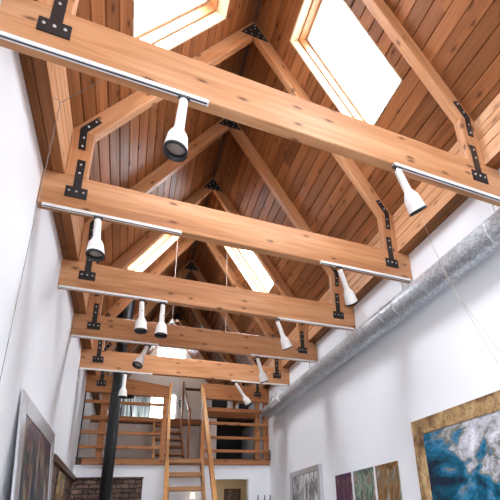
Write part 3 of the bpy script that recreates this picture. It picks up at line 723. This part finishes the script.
A6 = paint('grey_figure_abstract', [(.35, (.06, .06, .065)), (.5, (.25, .25, .26)), (.56, (.7, .7, .7)), (.7, (.82, .82, .82))], (4, 4, 1.6), 1.2)
RX = math.radians
# right wall: face -x  -> rotate so local -y looks to -x
RW = (RX(0), 0, RX(-90))
def right(y0, y1): return (HW-.004, (y0+y1)/2)
x, yc = right(1.85, 3.467)
picture('framed_painting', 'large blue and white abstract painting in a wide worn gold frame on the right wall', 1.62, 1.5, (HW, 2.657, 2.515), RW, .155, .045, GOLD, A1)
picture('framed_drawing', 'grey drawing in a wide silver frame on the right wall near the loft', 1.24, 1.1, (HW, 6.40, 2.40), RW, .09, .06, SILVER, A6)
GTP = 'narrow unframed panels on the right wall'
for y0, y1, art, lab in ((4.9, 5.338, A3, 'purple unframed panel, left of three narrow panels on the right wall'),
                         (4.352, 4.818, A4, 'green and grey unframed panel in the middle of three narrow panels'),
                         (3.833, 4.282, A5, 'rust and gold unframed panel, right of three narrow panels')):
    picture('canvas_panel', lab, y1-y0, .95, (HW, (y0+y1)/2, 2.17), RW, 0, .016, None, art, GTP, inset=0)
# left wall: leaning canvas
t = picture('framed_painting', 'dark abstract painting in a wide silver border leaning on the left wall', 1.81, 1.75, (-HW+.006, 4.66, 2.70), (RX(-4.5), 0, RX(90)), .165, .022, SILVER, A2, inset=.008)
picture('small_painting', 'small ochre painting on the brick wall by the mantel strip', .5, .5, (-HW+.02, 6.6, 2.36), (0, 0, RX(90)), .04, .03, GOLD, A5)
# three dark coat pegs on the back wall
for i, xx in enumerate((1.52, 1.66, 1.775)):
    h = obj('coat_peg', tube(bmesh.new(), [(xx, BW0+.006, 2.02), (xx, BW0-.05, 2.02), (xx, BW0-.065, 2.04), (xx, BW0-.065, 2.11)], .010, 8), BLACK, smooth=True)
    tag(h, ['dark coat peg right of the doorway, leftmost of three', 'dark coat peg in the middle of three right of the doorway', 'dark coat peg nearest the right corner of the back wall'][i], 'peg', 'coat pegs on the back wall')

# ------------------------------------------------------------------ light: overcast daylight through the windows
w = D.worlds.new('daylight'); SC.world = w; w.use_nodes = True; nt = w.node_tree
bg = nt.nodes['Background']; tc = N(nt, 'ShaderNodeTexCoord'); sep = N(nt, 'ShaderNodeSeparateXYZ'); nt.links.new(tc.outputs['Generated'], sep.inputs[0])
rp = ramp(nt, [(0.0, (.12, .12, .12)), (0.47, (.20, .205, .205)), (0.53, (.46, .52, .60)), (0.78, (.72, .77, .84)), (0.97, (1.7, 1.78, 1.9))])
mr = N(nt, 'ShaderNodeMapRange'); mr.inputs[1].default_value = -1; mr.inputs[2].default_value = 1
nt.links.new(sep.outputs['Z'], mr.inputs[0]); nt.links.new(mr.outputs[0], rp.inputs['Fac']); nt.links.new(rp.outputs['Color'], bg.inputs['Color'])
bg.inputs['Strength'].default_value = 16.0
def portal(name, loc, nrm, sx, sy):
    l = D.lights.new(name, 'AREA'); l.shape = 'RECTANGLE'; l.size = sx; l.size_y = sy; l.cycles.is_portal = True
    o = D.objects.new(name, l); COL.objects.link(o); o.location = loc
    n = Vector(nrm).normalized(); o.rotation_euler = n.to_track_quat('-Z', 'Y').to_euler()
    return o
for ya, yb in SKY:
    for side in (-1, 1):
        c = R(side, (S0+S1)/2+SIDE_S[side], (ya+yb)/2, .36); n = (R(side, 1, 0, 0)-R(side, 1, 0, 1)).normalized()
        o = portal('skylight_portal', c, n, yb-ya, S1-S0)
        zax = -n; yax = (R(side, 1, 0, 0)-R(side, 0, 0, 0)).normalized(); xax = yax.cross(zax)
        o.matrix_world = Matrix((( xax.x, yax.x, zax.x, c.x), (xax.y, yax.y, zax.y, c.y), (xax.z, yax.z, zax.z, c.z), (0, 0, 0, 1)))
for h in FW: portal('window_portal', ((h[0]+h[1])/2, YF-.22, (h[2]+h[3])/2), (0, 1, 0), h[1]-h[0], h[3]-h[2])
for h in GW: portal('window_portal', ((h[0]+h[1])/2, YG+.22, (h[2]+h[3])/2), (0, -1, 0), h[1]-h[0], h[3]-h[2])

# ------------------------------------------------------------------ camera
cam = D.cameras.new('camera'); co = D.objects.new('camera', cam); COL.objects.link(co); SC.camera = co
F, PX, PY = 410.379, 302.312, 369.975
cam.sensor_fit = 'HORIZONTAL'; cam.sensor_width = 36; cam.lens = F*36/500
cam.shift_x = (250-PX)/500; cam.shift_y = (PY-250)/500; cam.clip_start = .02
r_ = Vector((0.92299282, -0.38194584, -0.04692153)); u_ = Vector((-0.09019806, -0.3332631, 0.93850947)); f_ = Vector((0.374097, 0.86200527, 0.34205022))
co.matrix_world = Matrix(((r_.x, u_.x, -f_.x, -0.9565), (r_.y, u_.y, -f_.y, 0.0), (r_.z, u_.z, -f_.z, 1.6109), (0, 0, 0, 1)))

vs = SC.view_settings; vs.view_transform = 'Standard'; vs.look = 'None'; vs.gamma = 1; vs.use_curve_mapping = False; vs.exposure = 1.1
